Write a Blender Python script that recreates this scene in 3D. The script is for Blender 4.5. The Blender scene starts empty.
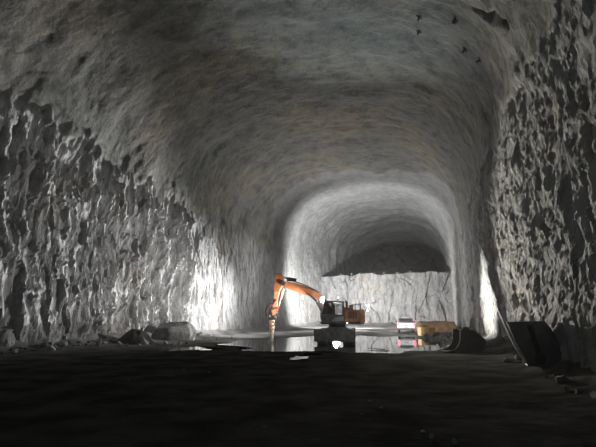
import bpy, bmesh, math, random
import numpy as np
from mathutils import Vector, Matrix
from mathutils.bvhtree import BVHTree

random.seed(7)
sc = bpy.context.scene
COL = sc.collection

# ------------------------------------------------------------------ camera
F_PX, CAM_H, HORIZON = 450.0, 2.05, 313.0
PITCH = math.atan((HORIZON - 223.5) / F_PX)
cp, sp = math.cos(PITCH), math.sin(PITCH)
cam_d = bpy.data.cameras.new('camera')
cam = bpy.data.objects.new('camera', cam_d)
COL.objects.link(cam)
cam.location = (0, 0, CAM_H)
cam.rotation_euler = (math.pi / 2 + PITCH, 0, 0)
cam_d.sensor_width = 36.0
cam_d.lens = 36.0 * F_PX / 596.0
cam_d.clip_end = 400
sc.camera = cam


def ray(u, v):
    a, b = (u - 298.0) / F_PX, (223.5 - v) / F_PX
    return Vector((a, cp - b * sp, sp + b * cp))


def ground(u, v, z=0.0):
    d = ray(u, v)
    return Vector((0, 0, CAM_H)) + d * ((z - CAM_H) / d.z)


def at_depth(u, v, y):
    d = ray(u, v)
    return Vector((0, 0, CAM_H)) + d * (y / d.y)


# ------------------------------------------------------------------ numpy noise
def hash3(ix, iy, iz, seed=0):
    h = (ix.astype(np.int64) * 374761393 + iy.astype(np.int64) * 668265263 + iz.astype(np.int64) * 2147483647 + seed * 1274126177) & 0xFFFFFFFF
    h = ((h ^ (h >> 13)) * 1274126177) & 0xFFFFFFFF
    h = ((h ^ (h >> 15)) * 2246822519) & 0xFFFFFFFF
    h = h ^ (h >> 16)
    return (h & 0xFFFFFF).astype(np.float64) / float(0xFFFFFF)


def vnoise(x, y, z, seed=0):
    x, y, z = np.broadcast_arrays(x, y, z)
    ix, iy, iz = np.floor(x), np.floor(y), np.floor(z)
    fx, fy, fz = x - ix, y - iy, z - iz
    ux, uy, uz = [t * t * t * (t * (t * 6 - 15) + 10) for t in (fx, fy, fz)]
    r = 0
    for dx in (0, 1):
        for dy in (0, 1):
            for dz in (0, 1):
                w = (ux if dx else 1 - ux) * (uy if dy else 1 - uy) * (uz if dz else 1 - uz)
                r = r + w * hash3(ix + dx, iy + dy, iz + dz, seed)
    return r * 2 - 1


def fbm(x, y, z, octv=4, seed=0, gain=.5):
    a, s, r = 1.0, 1.0, 0
    for o in range(octv):
        r = r + a * vnoise(x * s + o * 17.3, y * s + o * 5.1, z * s - o * 9.7, seed + o)
        a *= gain
        s *= 2.03
    return r


def facets(x, y, z, seed=0, tilt=1.0):
    """broken rock: every Voronoi cell is a randomly tilted plane with its own offset"""
    ix, iy, iz = np.floor(x), np.floor(y), np.floor(z)
    best = np.full(x.shape, 1e9)
    out = np.zeros(x.shape)
    for dx in (-1, 0, 1):
        for dy in (-1, 0, 1):
            for dz in (-1, 0, 1):
                cx, cy, cz = ix + dx, iy + dy, iz + dz
                px = cx + hash3(cx, cy, cz, seed + 1)
                py = cy + hash3(cx, cy, cz, seed + 2)
                pz = cz + hash3(cx, cy, cz, seed + 3)
                d = (x - px) ** 2 + (y - py) ** 2 + (z - pz) ** 2
                t1 = hash3(cx, cy, cz, seed + 4) * 2 - 1
                t3 = hash3(cx, cy, cz, seed + 5) * 2 - 1
                of = hash3(cx, cy, cz, seed + 6) * 2 - 1
                val = of * .6 + tilt * (t1 * (x - px) + .6 * t3 * (z - pz))
                m = d < best
                best = np.where(m, d, best)
                out = np.where(m, val, out)
    return out


def sstep(a, b, x):
    t = np.clip((x - a) / (b - a), 0, 1)
    return t * t * (3 - 2 * t)


# ------------------------------------------------------------------ materials
def mat(name, color, rough=.6, metal=0.0, spec=.5, bump=0.0, bscale=8.0, vary=0.0, vscale=3.0, emit=None, estr=0.0, color2=None):
    m = bpy.data.materials.new(name)
    m.use_nodes = True
    nt = m.node_tree
    b = nt.nodes['Principled BSDF']
    b.inputs['Base Color'].default_value = (*color, 1)
    b.inputs['Roughness'].default_value = rough
    b.inputs['Metallic'].default_value = metal
    b.inputs['Specular IOR Level'].default_value = spec
    tc = nt.nodes.new('ShaderNodeTexCoord')
    if vary > 0 or color2:
        n = nt.nodes.new('ShaderNodeTexNoise')
        n.inputs['Scale'].default_value = vscale
        n.inputs['Detail'].default_value = 6
        nt.links.new(tc.outputs['Object'], n.inputs['Vector'])
        r = nt.nodes.new('ShaderNodeValToRGB')
        c2 = color2 or tuple(c * (1 - vary) for c in color)
        r.color_ramp.elements[0].position = .38
        r.color_ramp.elements[0].color = (*c2, 1)
        r.color_ramp.elements[1].position = .62
        r.color_ramp.elements[1].color = (*color, 1)
        nt.links.new(n.outputs['Fac'], r.inputs['Fac'])
        nt.links.new(r.outputs['Color'], b.inputs['Base Color'])
    if bump > 0:
        n = nt.nodes.new('ShaderNodeTexNoise')
        n.inputs['Scale'].default_value = bscale
        n.inputs['Detail'].default_value = 8
        nt.links.new(tc.outputs['Object'], n.inputs['Vector'])
        bp = nt.nodes.new('ShaderNodeBump')
        bp.inputs['Strength'].default_value = bump
        bp.inputs['Distance'].default_value = .1
        nt.links.new(n.outputs['Fac'], bp.inputs['Height'])
        nt.links.new(bp.outputs['Normal'], b.inputs['Normal'])
    if emit:
        b.inputs['Emission Color'].default_value = (*emit, 1)
        b.inputs['Emission Strength'].default_value = estr
    return m


def shell_material():
    m = bpy.data.materials.new('tunnel_rock')
    m.use_nodes = True
    nt = m.node_tree
    N, L = nt.nodes, nt.links
    b = N['Principled BSDF']
    b.inputs['Roughness'].default_value = .85
    b.inputs['Specular IOR Level'].default_value = .25
    tc = N.new('ShaderNodeTexCoord')
    at = N.new('ShaderNodeAttribute')
    at.attribute_name = 'rockiness'

    def noise(scale, detail, vec=None, rough=.6):
        n = N.new('ShaderNodeTexNoise')
        n.inputs['Scale'].default_value = scale
        n.inputs['Detail'].default_value = detail
        n.inputs['Roughness'].default_value = rough
        L.new(vec or tc.outputs['Object'], n.inputs['Vector'])
        return n

    def ramp(src, stops):
        r = N.new('ShaderNodeValToRGB')
        e = r.color_ramp.elements
        while len(e) < len(stops):
            e.new(.5)
        for k, (p, c) in enumerate(stops):
            e[k].position = p
            e[k].color = (*c, 1)
        L.new(src, r.inputs['Fac'])
        return r

    def mix(fac, a, c, mode='MIX'):
        x = N.new('ShaderNodeMix')
        x.data_type = 'RGBA'
        x.blend_type = mode
        if isinstance(fac, float):
            x.inputs[0].default_value = fac
        else:
            L.new(fac, x.inputs[0])
        L.new(a, x.inputs[6])
        L.new(c, x.inputs[7])
        return x.outputs[2]
    # sprayed concrete: grey with ochre and green-grey patches, blotchy
    n1 = noise(.11, 5)
    shot = ramp(n1.outputs['Fac'], [(.34, (.138, .141, .130)), (.5, (.172, .167, .151)), (.66, (.215, .193, .152))])
    n2 = noise(.9, 9, rough=.68)
    blot = ramp(n2.outputs['Fac'], [(.36, (.62, .62, .63)), (.5, (1, 1, 1)), (.66, (1.25, 1.22, 1.16))])
    shot_c = mix(1.0, shot.outputs['Color'], blot.outputs['Color'], 'MULTIPLY')
    # rock: neutral grey with rusty seams and pale broken faces
    mp = N.new('ShaderNodeMapping')
    mp.inputs['Scale'].default_value = (1, 1, .35)
    L.new(tc.outputs['Object'], mp.inputs['Vector'])
    n3 = noise(1.5, 8, mp.outputs['Vector'], .7)
    rk = ramp(n3.outputs['Fac'], [(.34, (.15, .15, .152)), (.5, (.27, .268, .262)), (.68, (.38, .376, .365))])
    n4 = noise(.22, 4)
    rust = ramp(n4.outputs['Fac'], [(.55, (1, 1, 1)), (.72, (1.06, .96, .86))])
    rk_c = mix(1.0, rk.outputs['Color'], rust.outputs['Color'], 'MULTIPLY')
    fr = N.new('ShaderNodeAttribute')
    fr.attribute_name = 'fresh'
    pale = ramp(n2.outputs['Fac'], [(.36, (.19, .19, .19)), (.6, (.29, .29, .282))])
    shot_c = mix(fr.outputs['Fac'], shot_c, pale.outputs['Color'])
    c = mix(at.outputs['Fac'], shot_c, rk_c)
    L.new(c, b.inputs['Base Color'])
    # fine relief
    nb = noise(5.0, 9, mp.outputs['Vector'], .65)
    nb2 = noise(2.2, 8, None, .65)
    mx = N.new('ShaderNodeMix')
    L.new(at.outputs['Fac'], mx.inputs[0])
    L.new(nb2.outputs['Fac'], mx.inputs[2])
    L.new(nb.outputs['Fac'], mx.inputs[3])
    bp = N.new('ShaderNodeBump')
    bp.inputs['Strength'].default_value = .8
    bp.inputs['Distance'].default_value = .30
    L.new(mx.outputs[0], bp.inputs['Height'])
    L.new(bp.outputs['Normal'], b.inputs['Normal'])
    return m


M = {}
M['shell'] = shell_material()
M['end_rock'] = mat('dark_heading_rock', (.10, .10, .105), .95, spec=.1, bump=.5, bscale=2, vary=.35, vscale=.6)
M['floor'] = mat('black_mud', (.060, .058, .053), 1.0, spec=.0, bump=.6, bscale=2.2, vary=.55, vscale=.8)
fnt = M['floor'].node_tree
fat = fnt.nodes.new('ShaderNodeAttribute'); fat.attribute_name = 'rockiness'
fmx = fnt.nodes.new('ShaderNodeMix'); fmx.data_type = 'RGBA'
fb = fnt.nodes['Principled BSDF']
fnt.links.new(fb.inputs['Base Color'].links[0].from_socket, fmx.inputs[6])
fmx.inputs[7].default_value = (.24, .235, .225, 1)      # pale rock dust, also painting the lit floor
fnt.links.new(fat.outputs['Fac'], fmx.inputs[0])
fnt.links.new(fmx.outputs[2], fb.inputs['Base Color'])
M['water'] = mat('still_water', (.012, .013, .013), .035, spec=.5)
M['rippled'] = mat('rippled_water', (.012, .013, .013), .06, spec=.6, bump=.55, bscale=5)
M['rock'] = mat('grey_rock', (.27, .267, .26), .9, spec=.2, bump=.7, bscale=6, vary=.5, vscale=3)
M['dark_rock'] = mat('dark_rock', (.10, .098, .092), .9, spec=.2, bump=.7, bscale=6, vary=.5, vscale=3)
M['muck'] = mat('dark_muck', (.055, .052, .048), .95, spec=.15, bump=.9, bscale=5, vary=.5, vscale=2)
M['brown_earth'] = mat('brown_earth', (.26, .155, .085), .95, spec=.1, bump=.8, bscale=5, vary=.4, vscale=2)
M['orange'] = mat('orange_paint', (.58, .215, .095), .5, spec=.3, bump=.15, bscale=14, vary=.25, vscale=4)
M['pale_orange'] = mat('pale_orange_paint', (.80, .42, .26), .5, spec=.4, vary=.3, vscale=5)
M['dull_orange'] = mat('dusty_orange_paint', (.80, .32, .16), .6, spec=.3, bump=.2, bscale=10, vary=.3, vscale=3)
M['dark_metal'] = mat('dark_grey_metal', (.09, .092, .095), .55, .2, bump=.15, bscale=12, vary=.35, vscale=5)
M['track'] = mat('muddy_track_steel', (.33, .325, .32), .85, .0, bump=.4, bscale=16, vary=.4, vscale=4)
M['cab'] = mat('dark_cab_paint', (.19, .19, .195), .5, .1, vary=.3, vscale=3)
M['glass'] = mat('cab_glass', (.05, .06, .065), .05, spec=.8)
M['glass'].node_tree.nodes['Principled BSDF'].inputs['Alpha'].default_value = .45
M['grey_panel'] = mat('pale_grey_panel', (.45, .45, .46), .5, vary=.2, vscale=5)
M['chrome'] = mat('polished_rod', (.75, .75, .75), .18, 1.0)
M['rubber'] = mat('black_rubber', (.02, .02, .02), .8)
M['steel'] = mat('worn_steel', (.84, .76, .68), .6, .0, vary=.4, vscale=7)
M['red_hose'] = mat('red_fitting', (.70, .10, .05), .5)
M['white_paint'] = mat('white_paint', (.82, .82, .84), .4, vary=.08, vscale=4)
M['lens'] = mat('lamp_glass', (.9, .9, .9), .2, emit=(1, .98, .95), estr=120)
M['lens_small'] = mat('small_lamp_glass', (.9, .9, .9), .2, emit=(.95, .97, 1), estr=14)
M['tail'] = mat('red_tail_glass', (.6, .02, .03), .3, emit=(1, .05, .08), estr=9)
M['bucket'] = mat('black_bucket_steel', (.016, .016, .015), .85, .0, spec=.15, bump=.3, bscale=8, vary=.4, vscale=4)
M['bucket_green'] = mat('greenish_black_steel', (.050, .060, .055), .5, .2, bump=.3, bscale=5, vary=.45, vscale=3)
M['edge_steel'] = mat('scraped_edge_steel', (.34, .33, .31), .45, .6, vary=.4, vscale=6)
M['tan'] = mat('tan_paint', (.72, .47, .20), .7, vary=.2, vscale=3)
M['bolt'] = mat('blackened_bolt_steel', (.02, .02, .02), .8)
M['plastic'] = mat('pale_plastic', (.75, .75, .72), .5)


# ------------------------------------------------------------------ object helpers
def tag(o, label=None, cat=None, group=None, kind=None):
    if label: o['label'] = label
    if cat: o['category'] = cat
    if group: o['group'] = group
    if kind: o['kind'] = kind
    return o


def empty(name, loc, rz=0.0):
    o = bpy.data.objects.new(name, None)
    COL.objects.link(o)
    o.location = loc
    o.rotation_euler = (0, 0, rz)
    o.empty_display_size = .3
    return o


class MB:
    def __init__(self):
        self.bm = bmesh.new()

    def box(self, c, s, rot=None, bevel=0.0):
        r = bmesh.ops.create_cube(self.bm, size=1)
        vs = r['verts']
        bmesh.ops.scale(self.bm, vec=s, verts=vs)
        if bevel:
            es = list({e for v in vs for e in v.link_edges})
            rr = bmesh.ops.bevel(self.bm, geom=es, offset=bevel, segments=2, affect='EDGES', profile=.5)
            vs = list({v for f in rr['faces'] for v in f.verts} | {v for v in vs if v.is_valid})
        if rot is not None:
            bmesh.ops.rotate(self.bm, cent=(0, 0, 0), matrix=rot, verts=vs)
        bmesh.ops.translate(self.bm, vec=c, verts=vs)
        return self

    def bar(self, p0, p1, w, h=None, w1=None, h1=None):
        """rectangular beam between two points, may taper; h is vertical-ish size, w is across y"""
        p0, p1 = Vector(p0), Vector(p1)
        h = h or w; w1 = w1 or w; h1 = h1 or h
        d = (p1 - p0).normalized()
        side = Vector((0, 1, 0)) if abs(d.y) < .9 else Vector((1, 0, 0))
        up = d.cross(side).normalized()
        side = up.cross(d).normalized()
        vs = []
        for p, ww, hh in ((p0, w, h), (p1, w1, h1)):
            for a, b in ((-1, -1), (1, -1), (1, 1), (-1, 1)):
                vs.append(self.bm.verts.new(p + side * a * ww / 2 + up * b * hh / 2))
        f = self.bm.faces.new
        f(vs[3::-1]); f(vs[4:])
        for i in range(4):
            j = (i + 1) % 4
            f((vs[i], vs[j], vs[4 + j], vs[4 + i]))
        return self

    def cyl(self, p0, p1, r0, r1=None, seg=14):
        p0, p1 = Vector(p0), Vector(p1)
        r1 = r0 if r1 is None else r1
        d = p1 - p0
        q = d.to_track_quat('Z', 'Y').to_matrix().to_4x4()
        mtx = Matrix.Translation((p0 + p1) / 2) @ q
        bmesh.ops.create_cone(self.bm, cap_ends=True, segments=seg, radius1=r0, radius2=r1, depth=d.length, matrix=mtx)
        return self

    def tube(self, pts, r, seg=8):
        for a, b in zip(pts[:-1], pts[1:]):
            self.cyl(a, b, r, seg=seg)
        return self

    def prism(self, prof, y0, y1):
        """closed outline in x,z extruded along y"""
        a = [self.bm.verts.new((x, y0, z)) for x, z in prof]
        b = [self.bm.verts.new((x, y1, z)) for x, z in prof]
        n = len(prof)
        self.bm.faces.new(a)
        self.bm.faces.new(b[::-1])
        for i in range(n):
            j = (i + 1) % n
            self.bm.faces.new((a[j], a[i], b[i], b[j]))
        return self

    def sheet(self, path, y0, y1, t):
        """curved plate: an x,z path with thickness t extruded along y"""
        pts = [Vector((x, z)) for x, z in path]
        off = []
        for i, p in enumerate(pts):
            q0, q1 = pts[max(i - 1, 0)], pts[min(i + 1, len(pts) - 1)]
            d = (q1 - q0).normalized()
            off.append(p + Vector((-d.y, d.x)) * t)
        return self.prism([tuple(p) for p in pts] + [tuple(p) for p in off[::-1]], y0, y1)

    def xform(self, mtx):
        bmesh.ops.transform(self.bm, matrix=mtx, verts=self.bm.verts)
        return self

    def build(self, name, m, parent=None, bevel=0.0, smooth=False):
        bmesh.ops.recalc_face_normals(self.bm, faces=self.bm.faces)
        me = bpy.data.meshes.new(name)
        self.bm.to_mesh(me)
        self.bm.free()
        me.materials.append(m)
        if smooth:
            for p in me.polygons: p.use_smooth = True
        o = bpy.data.objects.new(name, me)
        COL.objects.link(o)
        if parent: o.parent = parent
        if bevel:
            b = o.modifiers.new('bevel', 'BEVEL')
            b.width = bevel
            b.segments = 2
            b.limit_method = 'ANGLE'
        return o


def grid_mesh(name, P, m, smooth=False, attr=None, keep=None, fresh=None):
    """P: (rows, cols, 3)"""
    nr, nc = P.shape[:2]
    idx = np.arange(nr * nc).reshape(nr, nc)
    q = np.stack([idx[:-1, :-1], idx[:-1, 1:], idx[1:, 1:], idx[1:, :-1]], -1).reshape(-1, 4)
    V = P.reshape(-1, 3)
    A = None if attr is None else attr.reshape(-1)
    if keep is not None:
        q = q[keep.reshape(-1)]
        used = np.unique(q)
        re = np.full(nr * nc, -1)
        re[used] = np.arange(len(used))
        q = re[q]
        V = V[used]
        if A is not None: A = A[used]
    me = bpy.data.meshes.new(name)
    me.vertices.add(len(V))
    me.vertices.foreach_set('co', V.astype(np.float32).ravel())
    me.loops.add(q.size)
    me.loops.foreach_set('vertex_index', q.astype(np.int32).ravel())
    me.polygons.add(len(q))
    me.polygons.foreach_set('loop_start', (np.arange(len(q)) * 4).astype(np.int32))
    me.polygons.foreach_set('loop_total', np.full(len(q), 4, dtype=np.int32))
    me.polygons.foreach_set('use_smooth', np.full(len(q), smooth, dtype=bool))
    if A is not None:
        a = me.attributes.new('rockiness', 'FLOAT', 'POINT')
        a.data.foreach_set('value', A.astype(np.float32))
    if fresh is not None:
        a = me.attributes.new('fresh', 'FLOAT', 'POINT')
        a.data.foreach_set('value', fresh.reshape(-1).astype(np.float32))
    me.update(calc_edges=True)
    me.validate()
    me.materials.append(m)
    o = bpy.data.objects.new(name, me)
    COL.objects.link(o)
    return o


# ------------------------------------------------------------------ tunnel plan
L0, L1 = ground(0, 352), ground(322, 325)
R0, R1 = ground(575, 380), ground(458, 328)
D = ((L1 - L0).normalized() + (R1 - R0).normalized()).normalized()     # tunnel axis
T = Vector((D.y, -D.x, 0))                                              # to the right of it


def to_sl(p): return p.dot(D), p.dot(T)
def to_xy(s, l): return D.x * s + T.x * l, D.y * s + T.y * l


(sL0, lL0), (sL1, lL1) = to_sl(L0), to_sl(L1)
(sR0, lR0), (sR1, lR1) = to_sl(R0), to_sl(R1)
sA, _ = to_sl(ground(190, 336.3))
sB, _ = to_sl(ground(228, 333.5))
S_BACK = sL1 - 1.0


def left_l(s):
    b = lL0 + (lL1 - lL0) * (s - sL0) / (sL1 - sL0)
    return b + .3 * sstep(sA, sB, s) * (1 - .8 * sstep(sB, sB + 9, s))


def right_l(s):
    return lR0 + (lR1 - lR0) * (s - sR0) / (sR1 - sR0)


SPRING, CROWN, BENCH_Z = 11.5, 20.0, 8.6
stations = np.concatenate([np.arange(-14, 6, .5), np.arange(6, 12, .2), np.arange(12, 52, .105), np.arange(52, 82, .25), np.arange(82, 131, .6)])
NW, NA = 118, 170
zw = np.linspace(-.6, SPRING, NW)
th = np.linspace(math.pi, 0, NA)


def shell_points(stat):
    S = stat[:, None]
    l0, l1 = left_l(S), right_l(S)
    mid, hw = (l0 + l1) / 2, (l1 - l0) / 2
    spring = SPRING + 0 * S
    rise = CROWN - SPRING
    ex = 2 / 2.35
    ct, st = np.cos(th)[None, :], np.sin(th)[None, :]
    la = mid + hw * np.sign(ct) * np.abs(ct) ** ex
    za = spring + rise * np.abs(st) ** ex
    o = np.ones_like(S)
    l = np.concatenate([l0 * np.ones((1, NW)), la[:, 1:-1], l1 * np.ones((1, NW))], 1)
    z = np.concatenate([o * zw[None, :], za[:, 1:-1], o * zw[None, ::-1]], 1)
    # normals pointing into the tunnel
    nl = np.concatenate([np.ones((len(stat), NW)), -ct[:, 1:-1] * np.ones((len(stat), 1)), -np.ones((len(stat), NW))], 1)
    nz = np.concatenate([np.zeros((len(stat), NW)), -st[:, 1:-1] * np.ones((len(stat), 1)), np.zeros((len(stat), NW))], 1)
    Sg = S * np.ones_like(l)
    # where the blasted rock ends and the sprayed concrete begins
    side = np.where(l < mid, 0.0, 1.0)
    bz = np.where(side < .5, 13.2 - .085 * np.clip(Sg - 18, 0, 60), 12.3 - .02 * np.clip(Sg - 15, 0, 60))
    rag = 1.1 * fbm(Sg * .7, z * .15, side * 9, 3, 11)
    rockiness = 1 - sstep(-.5, .5, z - bz + rag)
    smooth_far = np.where(side < .5, sstep(sA - .5, sA + 1.0, Sg), .25 * sstep(28, 36, Sg))
    amp = rockiness * (1 - .72 * smooth_far) * np.where(side < .5, 1.0, .72)
    # broken face
    warp = .35 * fbm(Sg * .5, l * .5, z * .3, 3, 21)
    sk = np.where(side < .5, .14, -.14)
    fq = np.where(side < .5, 1.3, 1.75)
    a1 = facets((Sg * .95 + warp + sk * z * .5) * fq, l * .3, (z * .27 + warp * .5) * fq, 31, 1.1)
    a2 = facets((Sg * 2.3 + warp + sk * z) * fq, l * .6, z * .66 * fq, 41, 1.2)
    rdg = 0
    for k_, (fr_, am_) in enumerate(((.8, .50), (1.6, .32), (3.0, .18))):
        fr_ = fr_ * fq
        rdg = rdg + am_ * (1 - 2.2 * np.abs(vnoise((Sg + warp * .8) * fr_ + sk * z * fr_ * .6, l * .4, z * fr_ * .26, 51 + k_)))
    f1 = fbm(Sg * 2.6, l * 2.6, z * 1.3, 3, 61)
    dr = (.27 * a1 + .15 * a2 + .46 * rdg + .07 * f1) * np.where(side < .5, 1.0, .36)
    # the right wall is tighter rock: small relief cut by narrow upright crevices
    crev = sstep(.80, .96, 1 - np.abs(vnoise(Sg * 1.15 + warp * 1.5 - .16 * z, l * .3, z * .30, 67))) * sstep(-.1, .35, vnoise(Sg * .5, l * .2, z * .35, 68))
    dr = dr + np.where(side < .5, 0, 1) * (.15 * fbm(Sg * 2.4, l * 2, z * 1.5, 4, 65, .6) - .42 * crev)
    # sprayed surface: round by round steps and soft lumps
    big = fbm(Sg * .13, l * .13, z * .13, 3, 71)
    med = fbm(Sg * .55, l * .3, z * .3, 4, 81)
    ph = Sg / 5.2 + .35 * fbm(Sg * .08, l * .09, z * .09, 2, 91)
    saw = ph - np.floor(ph)
    ds = .42 * big + .14 * med + .06 * fbm(Sg * 1.5, l * 1.1, z * 1.1, 3, 85) + .13 * (sstep(0, .75, saw) - sstep(.80, 1.0, saw)) * (.6 + .8 * vnoise(Sg * .11, l * .12, z * .12, 95))
    d = .30 * big + amp * dr + (1 - amp) * (ds - .3 * big) * np.where(rockiness > .5, .7, 1.0)
    l = l + nl * d
    z = z + nz * d
    x, y = D.x * Sg + T.x * l, D.y * Sg + T.y * l
    fresh = sstep(-.6, .6, Sg - 54 + 1.2 * fbm(Sg * .4, l * .3, z * .3, 3, 97)) * (1 - .35 * rockiness)
    return np.stack([x, y, z], -1), rockiness, fresh


PTS, ROCKY, FRESH = shell_points(stations)
wl = grid_mesh('wall_left', PTS[:, :NW], M['shell'], attr=ROCKY[:, :NW], fresh=FRESH[:, :NW])
ce = grid_mesh('ceiling', PTS[:, NW - 1:-NW + 1], M['shell'], smooth=True, attr=ROCKY[:, NW - 1:-NW + 1], fresh=FRESH[:, NW - 1:-NW + 1])
wr = grid_mesh('wall_right', PTS[:, -NW:], M['shell'], attr=ROCKY[:, -NW:], fresh=FRESH[:, -NW:])
for o in (wl, ce, wr): tag(o, kind='structure')


def bvh_of(objs):
    vs, fs = [], []
    for o in objs:
        n = len(vs)
        vs += [v.co.copy() for v in o.data.vertices]
        fs += [tuple(i + n for i in p.vertices) for p in o.data.polygons]
    return BVHTree.FromPolygons(vs, fs)


SHELL = bvh_of([wl, ce, wr])


def hit_shell(u, v):
    h, n, i, d = SHELL.ray_cast(Vector((0, 0, CAM_H)), ray(u, v).normalized())
    return h, n


# a broken-out fissure in the sprayed roof
FIS = [hit_shell(u, v)[0] for u, v in ((473, 9), (481, 13), (489, 19), (497, 18), (506, 27))]
FRS = (.05, .12, .18, .12, .05)
for v in ce.data.vertices:
    for (a, b, r) in zip(FIS[:-1], FIS[1:], FRS[:-1]):
        if (v.co - a).length > 4: continue
        ab = b - a
        t = max(0, min(1, (v.co - a).dot(ab) / ab.length_squared))
        dd = (v.co - a - ab * t).length
        if dd < r + .09:
            v.co += Vector((T.x * .45, T.y * .45, .9)) * .8 * (1 - dd / (r + .09)) ** .5
            break

# ------------------------------------------------------------------ bench: rock face, its top and the dark heading beyond
def bench_face():
    ls = np.arange(float(left_l(np.array(S_BACK))) - 1.5, float(right_l(np.array(S_BACK))) + 1.6, .16)
    zs = np.arange(-.6, BENCH_Z + .01, .16)
    Lg, Zg = np.meshgrid(ls, zs)
    w = .3 * fbm(Lg * .5, Zg * .3, 0 * Lg, 3, 121)
    a1 = facets(Lg * .42 + w, 0 * Lg, Zg * .2 + w, 131, 1.1)
    a2 = facets(Lg * 1.2 + w, 0 * Lg + 3, Zg * .5, 141, 1.1)
    d = .55 * a1 + .2 * a2 + .12 * fbm(Lg * 1.5, Zg * .8, 0 * Lg, 3, 151) + (Zg - BENCH_Z) * .04
    Sg = S_BACK - d + .3
    Zg = Zg + .25 * vnoise(Lg * .6, 0 * Lg, 0 * Lg, 161) * sstep(BENCH_Z - 1.5, BENCH_Z, Zg)
    P = np.stack([D.x * Sg + T.x * Lg, D.y * Sg + T.y * Lg, Zg], -1)
    # top of the bench runs back from the rim
    return grid_mesh('wall_back', P, M['shell'], attr=np.ones_like(Lg)), P[-1]


wb, rim = bench_face()
tag(wb, kind='structure')
back = []
for k, ds in enumerate((0, .6, 2, 5, 10, 20, 45)):
    row = rim.copy()
    row[:, 0] += D.x * ds
    row[:, 1] += D.y * ds
    row[:, 2] += (0 if k == 0 else .35 * vnoise(np.arange(len(rim)) * .12, np.full(len(rim), k * 1.7), np.zeros(len(rim)), 7) + .01 * ds)
    back.append(row)
fu = grid_mesh('floor_bench', np.array(back), M['muck'])
tag(fu, kind='structure')
s_end = 122.0
la = np.linspace(-26, 8, 90)
za = np.linspace(7, 22, 40)
Lg, Zg = np.meshgrid(la, za)
Sg = s_end - 1.2 * facets(Lg * .3, 0 * Lg, Zg * .3, 171, 1.0) - (Zg - 22) * .15
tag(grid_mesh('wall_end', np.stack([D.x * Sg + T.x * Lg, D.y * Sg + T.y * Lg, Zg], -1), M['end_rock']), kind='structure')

# ------------------------------------------------------------------ floor and standing water
WATER_Z = -.045


def poly_sd(x, y, poly):
    inside = np.zeros(x.shape, bool)
    dist = np.full(x.shape, 1e9)
    n = len(poly)
    for i in range(n):
        x0, y0 = poly[i]
        x1, y1 = poly[(i + 1) % n]
        ex, ey = x1 - x0, y1 - y0
        t = np.clip(((x - x0) * ex + (y - y0) * ey) / (ex * ex + ey * ey), 0, 1)
        dist = np.minimum(dist, np.hypot(x - x0 - t * ex, y - y0 - t * ey))
        c = ((y0 > y) != (y1 > y)) & (x < ex * (y - y0) / (ey if abs(ey) > 1e-9 else 1e-9) + x0)
        inside ^= c
    return np.where(inside, dist, -dist)


PUD_MAIN = [tuple(ground(u, v)[:2]) for u, v in [(214, 344), (250, 350), (300, 352.5), (345, 353), (400, 352), (440, 351), (462, 346), (436, 339.5), (405, 335.5), (372, 336), (345, 334.5), (300, 336), (262, 338), (232, 340)]]
PUD_SIDE = [tuple(ground(u, v)[:2]) for u, v in [(146, 349.5), (165, 351.5), (196, 350), (226, 347.5), (206, 345.5), (176, 347)]]


PUD_WET = [tuple(ground(u, v)[:2]) for u, v in [(284, 354.5), (300, 357.5), (318, 357), (332, 354.5), (322, 352.8), (296, 352.8)]]


def floor_z(x, y):
    x, y = np.asarray(x, float), np.asarray(y, float)
    s, l = x * D.x + y * D.y, x * T.x + y * T.y
    z = .02 * fbm(x * .35, y * .35, 0 * x, 3, 201) + .011 * fbm(x * 1.6, y * 1.6, 0 * x, 3, 211)
    wx, wy = x + .5 * fbm(x * .6, y * .6, 0 * x, 3, 221), y + 1.0 * fbm(x * .6, y * .6, 0 * x + 5, 3, 231)
    dip = sstep(-.5, 1.0, poly_sd(wx, wy, PUD_MAIN)) * (.95 + .45 * vnoise(x * .45, y * .22, 0 * x, 241))
    dip2 = sstep(-.3, .5, poly_sd(wx, wy, PUD_SIDE)) * (.8 + .6 * vnoise(x * .9, y * .5, 0 * x, 251))
    dip3 = sstep(-.3, .5, poly_sd(wx, wy, PUD_WET)) * (.8 + .7 * vnoise(x * 1.3, y * .9, 0 * x, 255))
    z = z - .10 * np.maximum(np.maximum(dip, dip2), dip3)
    # loose muck banked up at the foot of the walls and of the bench
    fl = np.exp(-np.clip(l - left_l(s), 0, 50) / .8) * .55
    fr = np.exp(-np.clip(right_l(s) - l, 0, 50) / .7) * .55
    fb = np.exp(-np.clip(S_BACK - s, 0, 90) / 1.5) * .4
    tal = np.maximum(np.maximum(fl, fr), fb)
    return z + tal * (1 + .35 * fbm(x * 1.1, y * 1.1, 0 * x, 3, 261))


def fz(x, y): return float(floor_z(np.array([x]), np.array([y]))[0])


ss = np.concatenate([np.arange(-14, 3, .5), np.arange(3, 46, .14), np.arange(46, S_BACK + 2, .3)])
ll = np.arange(-25.5, 7.2, .16)
Sg, Lg = np.meshgrid(ss, ll, indexing='ij')
X, Y = D.x * Sg + T.x * Lg, D.y * Sg + T.y * Lg
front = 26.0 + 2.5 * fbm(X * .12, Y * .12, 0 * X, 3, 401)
pale = sstep(0, 9, Y - front) * .8 + .5 * np.exp(-np.clip(Lg - left_l(Sg), 0, 50) / 1.6) + .12 * np.exp(-np.clip(right_l(Sg) - Lg, 0, 50) / .9)  # lit floor farther off and along the walls put into the colour
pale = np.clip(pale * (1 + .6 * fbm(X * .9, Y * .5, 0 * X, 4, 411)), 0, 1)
tag(grid_mesh('floor', np.stack([X, Y, floor_z(X, Y)], -1), M['floor'], smooth=True, attr=pale), kind='structure')


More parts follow.
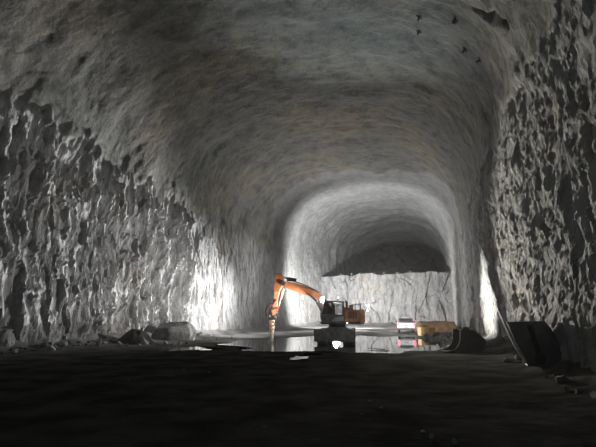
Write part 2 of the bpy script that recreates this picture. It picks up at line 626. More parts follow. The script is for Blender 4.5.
def puddle(name, poly, label, m=None):
    P = np.array(poly)
    xs = np.arange(P[:, 0].min() - 2, P[:, 0].max() + 2, .22)
    ys = np.arange(P[:, 1].min() - 2, P[:, 1].max() + 2, .22)
    X, Y = np.meshgrid(xs, ys, indexing='ij')
    ok = (floor_z(X, Y) < WATER_Z + .012) & (poly_sd(X, Y, poly) > -1.4)
    kc = ok[:-1, :-1] | ok[1:, :-1] | ok[:-1, 1:] | ok[1:, 1:]
    o = grid_mesh(name, np.stack([X, Y, np.full_like(X, WATER_Z)], -1), m or M['water'], smooth=True, keep=kc)
    return tag(o, label, 'puddle')


puddle('puddle', PUD_MAIN, 'wide shallow puddle mirroring the excavator and the far rock wall')
puddle('puddle', PUD_SIDE, 'small thin puddle on the mud in front of the big flat boulder')
puddle('puddle', PUD_WET, 'small rippled puddle on the dark mud nearest the camera, left of the excavator', M['rippled'])

# ------------------------------------------------------------------ rocks
def rock_mesh(seed, m, sub=3):
    rnd = random.Random(seed)
    bm = bmesh.new()
    bmesh.ops.create_icosphere(bm, subdivisions=sub, radius=1)
    planes = []
    for _ in range(11):
        n = Vector((rnd.gauss(0, 1), rnd.gauss(0, 1), rnd.gauss(0, 1))).normalized()
        planes.append((n, rnd.uniform(.52, .85)))
    off = rnd.random() * 50
    for v in bm.verts:
        for n, dd in planes:
            k = v.co.dot(n)
            if k > dd: v.co -= n * (k - dd)
        c = v.co
        v.co = c * (1 + .06 * float(vnoise(np.array([c.x * 3 + off]), np.array([c.y * 3]), np.array([c.z * 3]), 3)[0]))
    me = bpy.data.meshes.new('rock')
    bm.to_mesh(me)
    bm.free()
    me.materials.append(m)
    return me


GREY = [rock_mesh(100 + i, M['rock'], 2) for i in range(7)]
DARK = [rock_mesh(200 + i, M['dark_rock'], 2) for i in range(5)]


PLACED = []


def clear(x, y, r):
    return all((x - a) ** 2 + (y - b) ** 2 > (.95 * (r + c)) ** 2 for a, b, c in PLACED)


def rock(x, y, size, label, group, dark=False, rnd=random, z=None, name='rock'):
    if z is None:
        if not clear(x, y, size): return None
        PLACED.append((x, y, size))
    o = bpy.data.objects.new(name, rnd.choice(DARK if dark else GREY))
    COL.objects.link(o)
    o.scale = (size * rnd.uniform(.8, 1.25), size * rnd.uniform(.7, 1.1), size * rnd.uniform(.55, .85))
    o.rotation_euler = (rnd.uniform(-.3, .3), rnd.uniform(-.3, .3), rnd.uniform(0, 6.28))
    o.location = (x, y, (fz(x, y) if z is None else z) + o.scale[2] * .45)
    return tag(o, label, 'rock', group)


rl = random.Random(3)
_b = ground(170, 341)
for _dx in (-1.1, 0, 1.1): PLACED.append((_b.x + _dx, _b.y + .9, 1.15))
for _u in (116, 123, 130, 138, 146): PLACED.append((*ground(_u, 343)[:2], .8))
_b = ground(426, 335.8)
PLACED.append((_b.x, _b.y, .95))
_b = ground(468, 353)
PLACED.append((_b.x, _b.y + .5, 1.2))
_b = ground(545, 377)
PLACED.append((_b.x, _b.y + .4, 1.1))
for k in range(120):                       # foot of the left wall
    s = rl.uniform(sL0 - 2, sA + 1)
    l = float(left_l(np.array(s))) + .75 + abs(rl.gauss(0, .6))
    x, y = to_xy(s, l)
    rock(x, y, rl.choice((.09, .12, .15, .2, .28)), 'small grey rock in the rubble strip along the foot of the left wall', 'rubble along the left wall', rl.random() < .4, rl)
for k in range(34):                       # foot of the right wall
    s = rl.uniform(11, 34)
    l = float(right_l(np.array(s))) - .6 - abs(rl.gauss(0, .35))
    x, y = to_xy(s, l)
    rock(x, y, rl.choice((.08, .1, .14, .2)), 'small dark rock in the rubble along the foot of the right wall', 'rubble along the right wall', True, rl)
for k in range(110):                       # pale heap behind the black bucket
    u, v = rl.uniform(424, 462), rl.uniform(334, 343)
    if u < 432 and v > 340: continue
    p = ground(u, v)
    rock(p.x, p.y, rl.choice((.14, .18, .24, .34)), 'broken grey rock in the pale rubble behind the black bucket', 'rubble behind the black bucket', rl.random() < .2, rl)
for k in range(16):                       # below the bright strip on the left wall
    u, v = rl.uniform(196, 236), rl.uniform(337, 342)
    p = ground(u, v)
    rock(p.x, p.y, rl.choice((.07, .1, .14)), 'small bright rock on the floor below the floodlit patch of left wall', 'rubble below the floodlit patch', False, rl)
for u, v, sz in ((128, 381, .05), (184, 370, .06), (171, 376, .04), (209, 372, .05), (264, 427, .035), (430, 405, .05), (370, 402, .06), (381, 409, .05), (362, 415, .04), (318, 420, .03), (432, 438, .06), (455, 444, .07), (423, 433, .06)):
    p = ground(u, v)
    rock(p.x, p.y, sz, 'small loose stone on the dark mud floor in the foreground', 'stones on the foreground mud', False, rl)
for k in range(9):                        # rim of the bench
    l = -17 + k * 1.9 + rl.uniform(-.5, .5)
    x, y = to_xy(S_BACK + rl.uniform(.8, 2.5), l)
    rock(x, y, rl.choice((.25, .35, .5)), 'pale rock on the rim of the bench below the dark heading', 'rocks on the bench rim', False, rl, z=BENCH_Z + .1)

# the big flat-topped boulder and the dark heap on its left
p = ground(170, 341)
bm = bmesh.new()
bmesh.ops.create_icosphere(bm, subdivisions=4, radius=1)
rb = random.Random(5)
cuts = [(Vector((-.10, -.25, 1)).normalized(), .50), (Vector((1, -.35, .1)).normalized(), .82), (Vector((-1, -.2, .55)).normalized(), .78), (Vector((.5, -1, .15)).normalized(), .62), (Vector((-.4, -1, -.05)).normalized(), .70), (Vector((.9, -.3, .7)).normalized(), .80)]
for v in bm.verts:
    for n, dd in cuts:
        k = v.co.dot(n)
        if k > dd: v.co -= n * (k - dd) * .97
    c = v.co
    a = np.array
    v.co = c * (1 + .05 * float(fbm(a([c.x * 3.]), a([c.y * 3.]), a([c.z * 3.]), 3, 9)[0]))
me = bpy.data.meshes.new('boulder')
bm.to_mesh(me); bm.free()
me.materials.append(mat('boulder_rock', (.20, .197, .19), .9, spec=.2, bump=.8, bscale=5, vary=.5, vscale=2))
bo = bpy.data.objects.new('boulder', me)
COL.objects.link(bo)
bo.scale = (1.72, 1.25, 1.25)
bo.location = (p.x, p.y + .9, fz(p.x, p.y) + .50)
tag(bo, 'large flat-topped grey boulder lying at the foot of the left wall', 'boulder')


def mound(name, u0, u1, v, h, depth, m, label, cat, seed, skew=.5):
    a, b = ground(u0, v), ground(u1, v)
    n, k = 60, 30
    P = np.zeros((k, n, 3))
    t = np.linspace(0, 1, n)[None, :] * np.ones((k, 1))
    w = np.linspace(-1, 1, k)[:, None] * np.ones((1, n))
    prof = np.where(t < skew, sstep(0, skew, t), 1 - sstep(skew, 1, t)) if skew > .2 else sstep(0, skew, t) * (1 - sstep(.9, 1, t))
    x = a.x + (b.x - a.x) * t
    y = (a.y + b.y) / 2 + w * depth
    hh = h * prof * (1 - w ** 4) * (1 + (.35 if skew > .2 else .10) * fbm(x * 1.2, y * 1.2, 0 * x, 4, seed)) 
    P[..., 0], P[..., 1] = x, y
    P[..., 2] = np.where(hh > .02, floor_z(x, y) * .6 + hh, floor_z(x, y) - .03)
    return tag(grid_mesh(name, P, m, smooth=True), label, cat)


mound('muck_heap', 110, 152, 343.5, .95, 1.0, M['muck'], 'low dark heap of muck to the left of the big boulder', 'muck heap', 301, .72)
for u, v, sz in ((145, 343, .26), (139, 345, .16), (151, 344.5, .14), (158, 344.5, .17), (165, 344.5, .2), (173, 345, .15), (180, 344.5, .17), (127, 345.5, .12), (119, 346, .14), (187, 344, .14)):
    p = ground(u, v)
    rock(p.x, p.y, sz, 'small grey rock on the floor in front of the big flat-topped boulder', 'rocks before the big boulder', sz < .16, rl)

# ------------------------------------------------------------------ excavator with hydraulic breaker
EX = ground(338, 343, -.09)
EX.z = -.09
ex = empty('excavator', EX)
tag(ex, 'orange excavator with raised boom and hydraulic breaker standing in the puddle', 'excavator')
S = EX.y * 1.0 / 459.0 * 1.0


def E(u, v): return ((u - 338) * S, (343 - v) * S * .985)


YAW = Matrix.Rotation(math.radians(-9), 4, 'Z')
for gx in (-.92, .84):
    W = .72
    tr = MB()
    prof = []
    ln, hgt = 1.75, 1.0
    for k in range(13):
        a = math.pi / 2 + math.pi * k / 12
        prof.append((-ln + .5 * math.cos(a), .5 + .5 * math.sin(a)))
    for k in range(13):
        a = -math.pi / 2 + math.pi * k / 12
        prof.append((ln + .5 * math.cos(a), .5 + .5 * math.sin(a)))
    inner = [(x * .955, .5 + (z - .5) * .80) for x, z in prof]
    n = len(prof)
    for i in range(n):
        j = (i + 1) % n
        tr.prism([prof[i], prof[j], inner[j], inner[i]], -W / 2, W / 2)
    R90 = Matrix.Rotation(math.pi / 2, 4, 'Z')
    to = tr.xform(YAW @ Matrix.Translation((gx, 0, 0)) @ R90).build('track', M['track'], ex)
    # grouser bars stand proud of the belt
    peri = []
    for i in range(n):
        q0, q1 = Vector(prof[i]), Vector(prof[(i + 1) % n])
        m_ = max(1, int((q1 - q0).length / .19))
        for r in range(m_): peri.append((q0.lerp(q1, (r + .5) / m_), (q1 - q0).normalized()))
    gb = MB()
    for q, d in peri:
        a = math.atan2(d.y, d.x)
        gb.box((q.x, 0, q.y), (.05, W, .05), Matrix.Rotation(-a, 3, 'Y'))
    gb.xform(YAW @ Matrix.Translation((gx, 0, 0)) @ R90).build('grouser_bars', M['track'], to)
    fr = MB().box((0, 0, .5), (2 * ln, W * .5, .42), bevel=.04)
    fr.xform(YAW @ Matrix.Translation((gx, 0, 0)) @ R90).build('track_frame', M['dark_metal'], ex)
    for sx in (-ln, ln):
        MB().cyl((sx, -W * .35, .5), (sx, W * .35, .5), .36, seg=20).xform(YAW @ Matrix.Translation((gx, 0, 0)) @ R90).build('drive_wheel' if sx < 0 else 'idler_wheel', M['dark_metal'], ex)
MB().prism([(-.8, .55), (.72, .55), (.80, .8), (.62, 1.15), (-.70, 1.15), (-.85, .85)], -1.0, 1.0).xform(YAW).build('carbody', M['track'], ex, bevel=.03)
MB().cyl((-.05, 0, 1.1), (-.05, 0, 1.36), .62, seg=28).build('slew_ring', M['dark_metal'], ex)
# added blade in front of the tracks, filling the dark apron below the cab
MB().prism([(-1.46, .22), (1.30, .22), (1.34, .95), (.55, 1.18), (-.55, 1.06), (-1.50, 1.04)], -2.32, -2.24).xform(YAW).build('added_blade', M['track'], ex, bevel=.02)
for x in (-.7, .62):
    MB().bar((x, -2.24, .6), (x, -1.2, .62), .16, .2).xform(YAW).build('blade_arm', M['track'], ex)
# upper structure
MB().box((.28, .05, 1.44), (3.0, 2.1, .18), bevel=.03).build('deck', M['dark_metal'], ex)
x0, _ = E(320.5, 0); x1, _ = E(343.5, 0)
zc0, zc1 = 1.42, 2.98
cabp = [(x0 + .18, zc0), (x1, zc0), (x1, zc1 - .04), (x1 - .1, zc1), (x0 + .34, zc1), (x0 + .20, zc1 - .10), (x0, 2.2), (x0, 1.75)]
# cab as a frame: floor tub, pillars, roof
cab = MB().prism([(x0 + .18, zc0), (x1, zc0), (x1, 2.05), (x0, 2.05), (x0, 1.75)], -1.08, -.06).build('cab', M['cab'], ex, bevel=.03)
for y in (-1.05, -.09):
    for xa, xb, ww in ((x0 + .03, x0 + .27, .07), (x1 - .04, x1 - .04, .08), (x0 + .86, x0 + .86, .07)):
        MB().bar((xa, y, 2.03), (xb, y, zc1 - .05), ww).build('cab_pillar', M['cab'], cab)
MB().prism([(x0 + .16, zc1 - .10), (x1 + .02, zc1 - .10), (x1 - .02, zc1), (x0 + .30, zc1 + .02)], -1.10, -.04).build('cab_roof', M['cab'], cab, bevel=.02)
MB().prism([(x0 + .08, 2.07), (x0 + .82, 2.07), (x0 + .82, zc1 - .12), (x0 + .29, zc1 - .12)], -1.045, -1.03).build('door_window', M['glass'], cab)
MB().prism([(x0 + .90, 2.07), (x1 - .09, 2.07), (x1 - .09, zc1 - .12), (x0 + .90, zc1 - .12)], -1.045, -1.03).build('rear_side_window', M['glass'], cab)
MB().bar((x0 + .04, -.57, 2.06), (x0 + .27, -.57, zc1 - .1), .88, .015).build('windscreen', M['glass'], cab)
MB().box((x1 - .03, -.57, 2.5), (.015, .84, .8)).build('rear_window', M['glass'], cab)
MB().prism([(x0 + .75, 1.55), (x1 - .05, 1.60), (x1 - .05, 1.93), (x0 + 1.0, 1.80)], -1.10, -1.075).build('side_panel', M['grey_panel'], cab)
MB().box((x0 + .80, -1.10, 2.0), (.16, .03, .04)).build('door_handle', M['chrome'], cab)
MB().box((x0 + .75, -.55, 2.02), (.5, .5, .12), bevel=.03).box((x0 + .98, -.55, 2.35), (.12, .5, .6), bevel=.03).build('seat', M['rubber'], cab)
# engine house and counterweight
xe0, _ = E(344, 0); xe1, _ = E(364.5, 0)
MB().box(((xe0 + xe1) / 2 - .12, .05, 1.95), (xe1 - xe0 - .24, 2.05, .86), bevel=.05).build('engine_house', M['dull_orange'], ex)
cw = [(xe1 - .42, -1.12), (xe1 - .18, -1.02), (xe1 - .02, -.6), (xe1, .05), (xe1 - .02, .7), (xe1 - .18, 1.12), (xe1 - .42, 1.2)]
cwb = MB()
cwb.prism([(a, b) for a, b in cw], 1.40, 2.34)
cwm = Matrix(((1, 0, 0, 0), (0, 0, 1, 0), (0, 1, 0, 0), (0, 0, 0, 1)))
cwb.xform(cwm).build('counterweight', M['dull_orange'], ex, bevel=.05)
lv = MB()
for k in range(6): lv.box((xe0 + .28 + k * .11, -1.0, 2.0), (.05, .04, .5))
lv.build('side_grille', M['dark_metal'], ex)
MB().box((xe0 + .35, .1, 2.45), (.65, 1.2, .18), bevel=.04).build('engine_hood', M['orange'], ex)
MB().cyl((xe0 + .22, -.35, 2.4), (xe0 + .22, -.35, 2.98), .09).cyl((xe0 + .22, -.35, 2.9), (xe0 + .10, -.35, 3.02), .07).build('exhaust_pipe', M['orange'], ex)
MB().box((xe0 + .52, -.55, 2.55), (.28, .3, .34), bevel=.03).build('air_filter', M['pale_orange'], ex)
hr = MB()
hr.tube([(xe0 + .75, -.95, 2.38), (xe0 + .75, -.95, 2.78), (xe1 - .12, -.95, 2.78), (xe1 - .12, -.95, 2.36)], .022)
hr.tube([(xe0 + .75, .8, 2.38), (xe0 + .75, .8, 2.78), (xe1 - .12, .8, 2.78), (xe1 - .12, .8, 2.36)], .022)
hr.tube([(xe1 - .4, -.95, 2.38), (xe1 - .4, -.95, 2.78)], .02)
hr.build('handrail', M['dark_metal'], ex)
MB().tube([(x0 + .1, -1.1, 2.6), (x0 - .1, -1.3, 2.62)], .015).box((x0 - .12, -1.32, 2.55), (.04, .16, .26), bevel=.01).build('mirror', M['dark_metal'], ex)
MB().box((x0 + .5, -1.16, 1.38), (.5, .2, .05)).build('step', M['dark_metal'], ex)

# boom, arm, breaker: all in the plane y = BY
BY = .30
bA, bB = E(283.5, 283.5), E(306, 291.5)
bC, bD = E(321, 297.5), (-.35, 1.75)


def V3(p, y=BY): return Vector((p[0], y, p[1]))


b_prof = []
up_pts = [E(282, 281), E(293, 282.2), E(306, 286.3), E(320, 293.2), E(325, 297), (-.15, 2.0)]
dn_pts = [(-.55, 1.6), E(317, 298.5), E(309, 296), E(297, 292), E(285, 287.5), E(281.5, 285)]
MB().prism(up_pts + dn_pts, BY - .22, BY + .22).build('boom', M['orange'], ex, bevel=.03)
ky = MB().cyl(V3(E(283.5, 283.5), BY - .34), V3(E(283.5, 283.5), BY + .34), .16)
ky.build('boom_pin', M['dark_metal'], ex)
hz = MB().tube([V3(E(287, 280.5), BY - .12), V3(E(293, 280.8), BY - .14), V3(E(306, 285.2), BY - .14), V3(E(318, 291.5), BY - .14), V3(E(323, 297), BY - .14)], .035)
hz.tube([V3(E(287, 280.5), BY + .12), V3(E(293, 280.8), BY + .14), V3(E(306, 285.2), BY + .14), V3(E(318, 291.5), BY + .14)], .035)
hz.build('boom_hoses', M['rubber'], ex)
cy = MB().cyl(V3(E(297, 279.8)), V3(E(287, 278.2)), .11).build('arm_cylinder', M['dark_metal'], ex)
MB().cyl(V3(E(287, 278.2)), V3(E(280, 276)), .06).build('piston_rod', M['chrome'], cy)
for y in (BY - .36, BY + .36):
    c2 = MB().cyl((-.75, y, 1.6), V3(E(318, 302), y), .11).build('boom_cylinder', M['dark_metal'], ex)
    MB().cyl(V3(E(318, 302), y), V3(E(309, 294), y), .06).build('piston_rod', M['chrome'], c2)
arm_l = [E(274.8, 273.2), E(281.8, 273.6), E(284, 279), E(284.5, 285), E(281.5, 287.5), E(279.5, 292), E(278, 301), E(276.8, 309.5), E(272.6, 309), E(274.0, 296), E(273.8, 288), E(275.0, 281)]
MB().prism(arm_l, BY - .19, BY + .19).build('arm', M['orange'], ex, bevel=.03)
MB().prism([E(274.6, 292), E(279.0, 292), E(277.6, 301), E(276.4, 308), E(273.2, 308), E(274.2, 300)], BY - .215, BY - .19).build('pale_arm_plate', M['pale_orange'], ex)  # paler orange plate on the lower arm
c3 = MB().cyl(V3(E(283.2, 289)), V3(E(280.6, 300)), .09).build('tilt_cylinder', M['pale_orange'], ex)
MB().cyl(V3(E(280.6, 300)), V3(E(278.6, 309)), .05).build('piston_rod', M['chrome'], c3)
lk = MB()
lk.bar(V3(E(278.6, 308), BY - .24), V3(E(275, 312), BY - .24), .05, .16)
lk.bar(V3(E(278.6, 308), BY + .24), V3(E(275, 312), BY + .24), .05, .16)
lk.build('linkage', M['red_hose'], ex)
# breaker
qc = MB().prism([E(269.6, 309), E(277.6, 307.5), E(278.4, 314), E(276.0, 320), E(269.0, 320.5), E(268.4, 315)], BY - .24, BY + .24).build('quick_coupler', M['dark_metal'], ex, bevel=.03)
MB().prism([E(271.6, 310.5), E(276.6, 309), E(277.2, 314), E(273, 316.5)], BY - .27, BY - .24).build('cover_plate', M['pale_orange'], qc)
MB().cyl(V3(E(270.4, 316.5), BY - .29), V3(E(270.4, 316.5), BY + .29), .07).cyl(V3(E(275.6, 317), BY - .29), V3(E(275.6, 317), BY + .29), .07).build('coupler_pins', M['grey_panel'], qc)
MB().tube([V3(E(272, 303), BY - .27), V3(E(268.5, 306), BY - .3), V3(E(266, 311), BY - .3), V3(E(267, 317), BY - .27)], .05).build('hose', M['rubber'], ex)
MB().tube([V3(E(277, 300), BY - .25), V3(E(274, 305), BY - .3), V3(E(270, 306), BY - .3)], .05).build('hose', M['red_hose'], ex)
br = MB().cyl(V3(E(272.2, 319.5)), V3(E(272.1, 333)), .21, .18, seg=10).build('hydraulic_breaker', M['steel'], ex, bevel=.02)
sb = MB()
for v in (322.5, 326, 329.5):
    for u in (270.7, 273.6):
        q = E(u, v)
        sb.cyl((q[0], BY - .22, q[1]), (q[0], BY - .19, q[1]), .07, seg=8)
sb.build('side_bolts', M['dull_orange'], br)
MB().cyl(V3(E(272.1, 333)), V3(E(272.0, 341.5)), .15, .14).cyl(V3(E(272.0, 341.5)), V3(E(272.0, 343.6)), .14, .05).build('chisel', M['steel'], br)


def lamp(u, v, y, aim, r, m, name='work_lamp'):
    """a round work lamp: housing, glass and the light it throws"""
    q = Vector((*[E(u, v)[0]], y, E(u, v)[1]))
    d = (Vector(aim) - (ex.location + q)).normalized()
    h = MB().cyl(q - d * .14, q - d * .01, r * .7, r * 1.12, 16).build(name, M['dark_metal'], ex)
    g = MB()
    bmesh.ops.create_uvsphere(g.bm, u_segments=16, v_segments=10, radius=r)
    for v_ in g.bm.verts: v_.co -= d * max(0.0, -v_.co.dot(d)) * -.85
    g.xform(Matrix.Translation(q)).build('lamp_lens', m, h, smooth=True)
    return ex.location + q + d * (r + .05), d


def spot(pos, d, watts, deg, blend, col=(1, 1, 1), size=.08):
    ld = bpy.data.lights.new('work_light', 'SPOT')
    ld.energy = watts
    ld.spot_size = math.radians(deg)
    ld.spot_blend = blend
    ld.shadow_soft_size = size
    ld.color = col
    o = bpy.data.objects.new('work_light', ld)
    COL.objects.link(o)
    o.location = pos
    o.rotation_euler = Vector(d).to_track_quat('-Z', 'Y').to_euler()
    return o


aim_left, _ = hit_shell(209, 324)
aim_lwall, _ = hit_shell(45, 262)
aim_right, _ = hit_shell(488, 312)
aim_rfar, _ = hit_shell(555, 175)
aim_roof, _ = hit_shell(345, 15)
# front lamps: the beam on the left wall, and the small flood that dazzles
pos, d = lamp(321.5, 303, 1.0, aim_left, .12, M['lens'])
spot(pos, d, 8000, 22, 1.0)
spot(pos, (d + Vector((0, 0, .10))).normalized(), 18000, 48, 1.0)
aim_rough, _ = hit_shell(150, 275)
spot(pos, aim_rough - pos, 9000, 62, 1.0)  # extra spot added to brighten the rough left wall
pos, d = lamp(323, 300.5, -1.12, aim_lwall, .19, M['lens'])
spot(pos, d, 8500, 64, 1.0)
# rear lamp on the counterweight
pos, d = lamp(366.2, 311, -.7, aim_right, .08, M['lens_small'])
spot(pos, d, 3000, 17, 1.0, (1, 1, .94))
spot(pos, (d + Vector((0, 0, .12))).normalized(), 20000, 50, 1.0, (1, 1, .93))
pos, d = lamp(364.5, 306.2, -1.16, aim_rfar, .035, M['lens_small'])  # second rear lamp, added as fill for the right wall
spot(pos, d, 19000, 80, 1.0, (1, .95, .85))
pos, d = lamp(364.6, 310.4, .9, at_depth(410, 329, 47), .06, M['lens_small'])  # far-side rear lamp added to light the pickup tailgate
spot(pos, d, 14000, 32, 1.0)
# roof lamp added to brighten the vault
pos, d = lamp(338, 298.5, -.55, aim_roof, .04, M['lens_small'])
spot(pos, d, 9000, 62, 1.0, (.84, .95, 1))
# lamp added by the cab front to brighten the boom, arm and breaker
pos, d = lamp(323, 304, -1.25, ex.location + V3(E(281, 304), BY - .2), .05, M['lens_small'])
spot(pos, d, 2600, 75, 1.0, (1, .9, .8))
# lamp under the deck lighting the ground by the tracks
pos, d = lamp(346, 323, -1.05, ex.location + Vector((.75, -3.2, 0)), .03, M['lens_small'])
spot(pos, d, 420, 60, .6, (.85, .92, 1))

# ------------------------------------------------------------------ unseen floodlight for the far glow, on an added tripod behind the excavator
fp = at_depth(336, 329, 58)
fp.z = fz(fp.x, fp.y)
fl = empty('unseen_floodlight', fp)
tag(fl, 'unseen floodlight on an added tripod behind the excavator before the back wall', 'floodlight')
MB().cyl((0, 0, .5), (0, 0, 2.9), .035).build('mast', M['dark_metal'], fl)
for k in range(3):
    a = 2.094 * k + .4
    MB().cyl((0, 0, 1.1), (.75 * math.cos(a), .75 * math.sin(a), .03), .025).build('leg', M['dark_metal'], fl)
MB().cyl((-.45, 0, 2.9), (.45, 0, 2.9), .03).build('crossbar', M['dark_metal'], fl)
MB().cyl((-.30, 0, 1.5), (.30, 0, 1.5), .03).build('crossbar', M['dark_metal'], fl)
for z, sy in ((3.06, 1), (1.5, -1)):
    for x in (-.32, .32):
        h = MB().box((x, sy * .1, z), (.42, .14, .30), bevel=.02).build('lamp_head', M['dark_metal'], fl)
        MB().box((x, sy * .175, z), (.36, .02, .24)).build('lamp_lens', M['lens_small'], h)
spot(fp + Vector((0, .28, 3.06)), Vector((.35, 1, .25)), 30000, 150, .5, size=.3)
spot(fp + Vector((0, .28, 3.06)), Vector((.22, 1, .02)), 15000, 78, 1.0, size=.3)
spot(fp + Vector((0, -.28, 1.5)), Vector((.10, -1, .55)), 13000, 168, .6, size=.3)
spot(fp + Vector((-.32, -.28, 1.5)), hit_shell(95, 265)[0] - fp, 130000, 43, 1.0, size=.2)  # narrow spot added to brighten the near left wall

# ------------------------------------------------------------------ pickup with lit tail lamps
PK = ground(406.5, 333.6)
pk = empty('pickup_truck', (PK.x, PK.y, fz(PK.x, PK.y)), math.radians(-12))
tag(pk, 'white pickup truck seen from behind with red tail lamps lit beyond the puddle', 'pickup truck')


def wheel(x, y):
    w = MB().cyl((x - .12, y, .36), (x + .12, y, .36), .36, seg=22).build('wheel', M['rubber'], pk)
    MB().cyl((x - .13, y, .36), (x + .13, y, .36), .2, seg=16).build('rim', M['grey_panel'], w)


for x in (-.72, .72):
    for y in (.9, 3.9): wheel(x, y)
MB().prism([(-.86, .45), (.86, .45), (.88, .7), (.86, 1.02), (-.86, 1.02), (-.88, .7)], .06, 5.0).build('body', M['white_paint'], pk, bevel=.04)
MB().box((0, .03, .82), (1.42, .06, .46), bevel=.02).build('tailgate', M['white_paint'], pk)
MB().box((0, -.04, .82), (.3, .03, .06)).build('tailgate_handle', M['rubber'], pk)
MB().box((0, -.06, .47), (1.74, .16, .16), bevel=.03).build('rear_bumper', M['dark_metal'], pk)
MB().box((0, -.15, .60), (.46, .02, .11)).build('number_plate', M['grey_panel'], pk)
for x in (-.80, .80):
    MB().box((x, .0, .86), (.15, .08, .36), bevel=.02).build('tail_lamp', M['tail'], pk)
cabin = MB()
cprof = [(1.75, 1.0), (4.15, 1.0), (3.45, 1.52), (2.0, 1.54)]
cabin.prism(cprof, -.78, .78)
ROTZ = Matrix.Rotation(math.pi / 2, 4, 'Z')
cabin.xform(ROTZ).build('cabin', M['cab'], pk, bevel=.05)
MB().box((0, 1.86, 1.26), (1.3, .03, .36), Matrix.Rotation(.25, 3, 'X') .inverted()).build('rear_window', M['glass'], pk)
MB().box((0, 2.6, 1.6), (.8, .2, .08), bevel=.02).build('roof_bar', M['grey_panel'], pk)
for x in (-.97, .97):
    MB().box((x, 3.7, 1.1), (.18, .1, .16), bevel=.03).build('wing_mirror', M['dark_metal'], pk)
ph = ground(406.5, 333.6) + Vector((.3, 5.3, .75))
for x in (-.6, .6):
    MB().cyl((x, 4.98, .8), (x, 5.03, .8), .11, seg=14).build('head_lamp', M['lens_small'], pk)
spot(pk.matrix_basis @ Vector((0, 5.15, .8)), Vector((-.05, 1, .10)), 4200, 80, 1.0)

# ------------------------------------------------------------------ tan box and the brown earth ramp
p = ground(426, 335.8)
tb = empty('tipping_skip', (p.x, p.y, fz(p.x, p.y)), math.radians(8))
tb.scale = (.85, .85, .85)
tag(tb, 'tan steel skip standing at the left end of the brown earth ramp', 'skip')
MB().prism([(-.72, .0), (.62, .0), (.92, .85), (-.72, .85)], -.5, -.45).prism([(-.72, 0), (.62, 0), (.92, .85), (-.72, .85)], .45, .5) \
    .prism([(-.72, 0), (-.67, 0), (-.67, .85), (-.72, .85)], -.5, .5).prism([(-.7, 0), (.62, 0), (.62, .05), (-.7, .05)], -.5, .5) \
    .prism([(.57, 0), (.62, 0), (.92, .85), (.87, .85)], -.5, .5).build('body', M['tan'], tb)
rb_ = MB()
for y in (-.53, .53): rb_.box((.08, y, .83), (1.66, .06, .07))
rb_.build('top_rail', M['tan'], tb)
for x in (-.45, .1, .5): MB().box((x, -.53, .42), (.07, .05, .76)).build('rib', M['tan'], tb)
mound('earth_ramp', 415, 456, 331.3, 1.1, 1.6, M['brown_earth'], 'long brown earth ramp banked against the foot of the back wall', 'earth ramp', 311, .12)

# ------------------------------------------------------------------ black excavator bucket on the right
q = ground(468, 353.2)
q.z = fz(q.x, q.y)
bk = empty('excavator_bucket', q)
tag(bk, 'black excavator bucket with top lugs on the mud before the floodlit strip of right wall', 'excavator bucket')
K = q.y / 459.0


def B(u, v): return ((u - 468) * K, (353 - v) * K)


side = [B(447, 352.2), B(455, 349.8), B(459, 346.3), B(461, 341.5), B(461.6, 331.5), B(464, 330.2), B(475, 331.2), B(486, 340), B(486.6, 344), B(484.5, 350.5), B(480, 352.6), B(465, 353)]
for y in (0, 1.15):
    MB().prism(side, y - .02, y + .02).build('side_plate', M['bucket'], bk)
MB().sheet([B(447, 352.4), B(465, 353), B(480, 352.6), B(484.5, 350.5), B(486.6, 344), B(486, 340), B(475, 331.2), B(464, 330.2)], 0, 1.15, .035).build('shell', M['bucket'], bk)
MB().box((B(447, 0)[0] + .1, .575, .045), (.26, 1.2, .05)).build('cutting_edge', M['bucket'], bk)
for y in (.06, .40, .75, 1.09):
    MB().bar((B(450, 0)[0], y, .05), (B(443.5, 0)[0], y, .03), .10, .07, .05, .03).build('tooth', M['bucket'], bk)
for y in (.42, .74):
    MB().prism([B(462.5, 331), B(463.2, 328.8), B(465.5, 328.4), B(467, 330.5), B(469.2, 330.6), B(470.2, 328.4), B(472.6, 328.6), B(474, 331.5)], y - .03, y + .03).build('lug', M['bucket'], bk)
MB().cyl((B(464.5, 0)[0], .36, B(0, 330.2)[1]), (B(464.5, 0)[0], .80, B(0, 330.2)[1]), .04).build('pin', M['bucket'], bk)

# ------------------------------------------------------------------ wide bucket standing on end at far right
q = ground(545, 377)
q.z = fz(q.x, q.y)
wbk = empty('loader_bucket', q)
tag(wbk, 'greenish-black wide bucket standing on end against the right wall with a bent cutting edge', 'loader bucket')
K2 = q.y / 459.0


def G(u, v): return ((u - 545) * K2, (376.5 - v) * K2)


lean = .22    # the plate leans back


def plate(pts, t, y0=0.0):
    """polygon in the picture-facing plane that leans back with height, thickness t"""
    m = MB()
    m.prism(pts, y0 - t, y0)
    for v in m.bm.verts: v.co.y += lean * v.co.z
    return m


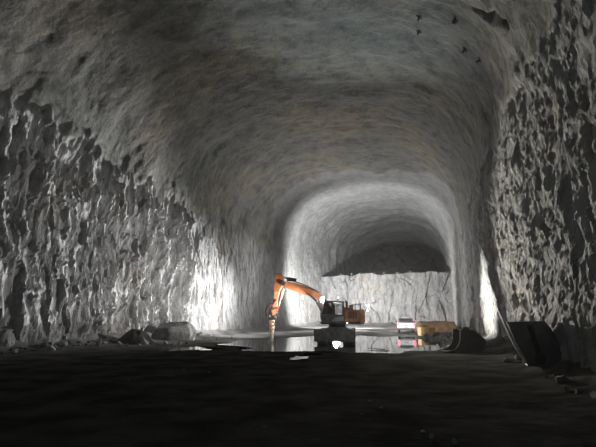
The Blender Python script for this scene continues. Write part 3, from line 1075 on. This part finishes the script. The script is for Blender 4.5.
face = [G(516.5, 332), G(535, 333), G(555.5, 331), G(560, 338), G(568.5, 363), G(566, 371), G(556, 375.5), G(529.5, 372.5), G(522, 352)]
plate(face, .04).build('floor_plate', M['bucket_green'], wbk)
strip = [G(508.0, 316), G(510.4, 317), G(513.5, 328), G(517.2, 341), G(521, 352), G(528.0, 369.5), G(526.8, 371), G(519.6, 357), G(516.0, 346), G(512.3, 333)]
plate(strip, .10, -.02).build('cutting_edge', M['edge_steel'], wbk)
for (a, b) in ((G(516.5, 332), G(555.5, 331)), (G(529.5, 372.5), G(556, 375.5))):
    sp_ = MB()
    ya, yb = lean * a[1], lean * b[1]
    vs = [sp_.bm.verts.new((a[0], ya, a[1])), sp_.bm.verts.new((b[0], yb, b[1])), sp_.bm.verts.new((b[0] + .1, yb + .55, b[1])), sp_.bm.verts.new((b[0] - .15, yb + .85, b[1])), sp_.bm.verts.new((a[0] + .1, ya + .35, a[1]))]
    f = sp_.bm.faces.new(vs)
    ex_ = bmesh.ops.extrude_face_region(sp_.bm, geom=[f])
    bmesh.ops.translate(sp_.bm, vec=(0, 0, -.04), verts=[v for v in ex_['geom'] if isinstance(v, bmesh.types.BMVert)])
    sp_.build('side_plate', M['bucket_green'], wbk)
bs = MB()
a, b, c, d_ = G(555.5, 331), G(560, 338), G(568.5, 363), G(556, 375.5)
rows = []
for (px, pz) in (a, b, c, d_):
    yb = lean * pz
    rows.append([(px, yb, pz), (px + .12, yb + .2, pz), (px + .12, yb + .55, pz), (px - .15, yb + .85, pz), (px - .45, yb + .9, pz)])
vv = [[bs.bm.verts.new(p) for p in r] for r in rows]
for i in range(3):
    for j in range(4): bs.bm.faces.new((vv[i][j], vv[i + 1][j], vv[i + 1][j + 1], vv[i][j + 1]))
so = bs.build('back_shell', M['bucket_green'], wbk)
sm = so.modifiers.new('solid', 'SOLIDIFY'); sm.thickness = .04
plate([G(536, 335), G(541, 335), G(546, 368), G(541, 368)], .03, -.04).build('stiffener', M['bucket'], wbk)
plate([G(538, 364), G(544, 361), G(548, 366), G(545, 372), G(536, 372)], .07, -.04).build('bracket', M['bucket'], wbk)
p = ground(546, 375.5)
sc_ = MB()
for k in range(5):
    sc_.box((-.2 + .1 * k, .02 * (k % 2), .02 + .012 * (k % 3)), (.12, .07, .02), Matrix.Rotation(.4 * k, 3, 'Z') @ Matrix.Rotation(.25, 3, 'X'))
so = sc_.build('plastic_scrap', M['plastic'])
so.location = (p.x, p.y - .24, fz(p.x, p.y - .24) + .01)
tag(so, 'crumpled scrap of pale plastic on the mud under the wide greenish bucket', 'plastic scrap')

# ------------------------------------------------------------------ rock bolts in the roof
for u, v in ((419.5, 17), (419, 31.5), (455, 21), (465, 50), (480, 60)):
    h, n = hit_shell(u, v)
    if n.dot(ray(u, v)) > 0: n = -n
    r = empty('rock_bolt', h)
    r.rotation_euler = n.to_track_quat('Z', 'Y').to_euler()
    MB().box((0, 0, .0), (.30, .30, .05), bevel=.015).build('plate', M['bolt'], r)
    MB().cyl((0, 0, .02), (0, 0, .22), .05, seg=8).build('bolt_end', M['bolt'], r)
    tag(r, 'dark rock bolt with a square plate in the sprayed roof', 'rock bolt', 'rock bolts in the roof')

# ------------------------------------------------------------------ world and colour
w = bpy.data.worlds.new('world')
sc.world = w
w.use_nodes = True
w.node_tree.nodes['Background'].inputs[0].default_value = (.80, .92, 1.0, 1)      # added dim bluish fill entering by the open tunnel end behind
w.node_tree.nodes['Background'].inputs[1].default_value = .42
vs_ = sc.view_settings
vs_.view_transform = 'Standard'
vs_.look = 'None'
vs_.gamma = 1
vs_.use_curve_mapping = False
vs_.exposure = -0.25
# thin drilling dust hanging in the air of the whole cavern
hm = bpy.data.materials.new('dust_haze')
hm.use_nodes = True
hn = hm.node_tree
hn.nodes.clear()
ho = hn.nodes.new('ShaderNodeOutputMaterial')
hv = hn.nodes.new('ShaderNodeVolumeScatter')
hv.inputs['Density'].default_value = .0007
hv.inputs['Anisotropy'].default_value = .35
hn.links.new(hv.outputs[0], ho.inputs['Volume'])
hz_ = MB().box((0, 0, 0), (34, 140, 24)).build('dust_haze', hm)
hz_.rotation_euler = (0, 0, -math.atan2(D.x, D.y))
cx, cy = to_xy(55, -9)
hz_.location = (cx, cy, 11)
tag(hz_, 'thin grey drilling dust hanging in the air of the cavern', 'dust haze', kind='stuff')
sc.cycles.use_denoising = True
sc.cycles.max_bounces = 8
sc.cycles.diffuse_bounces = 4
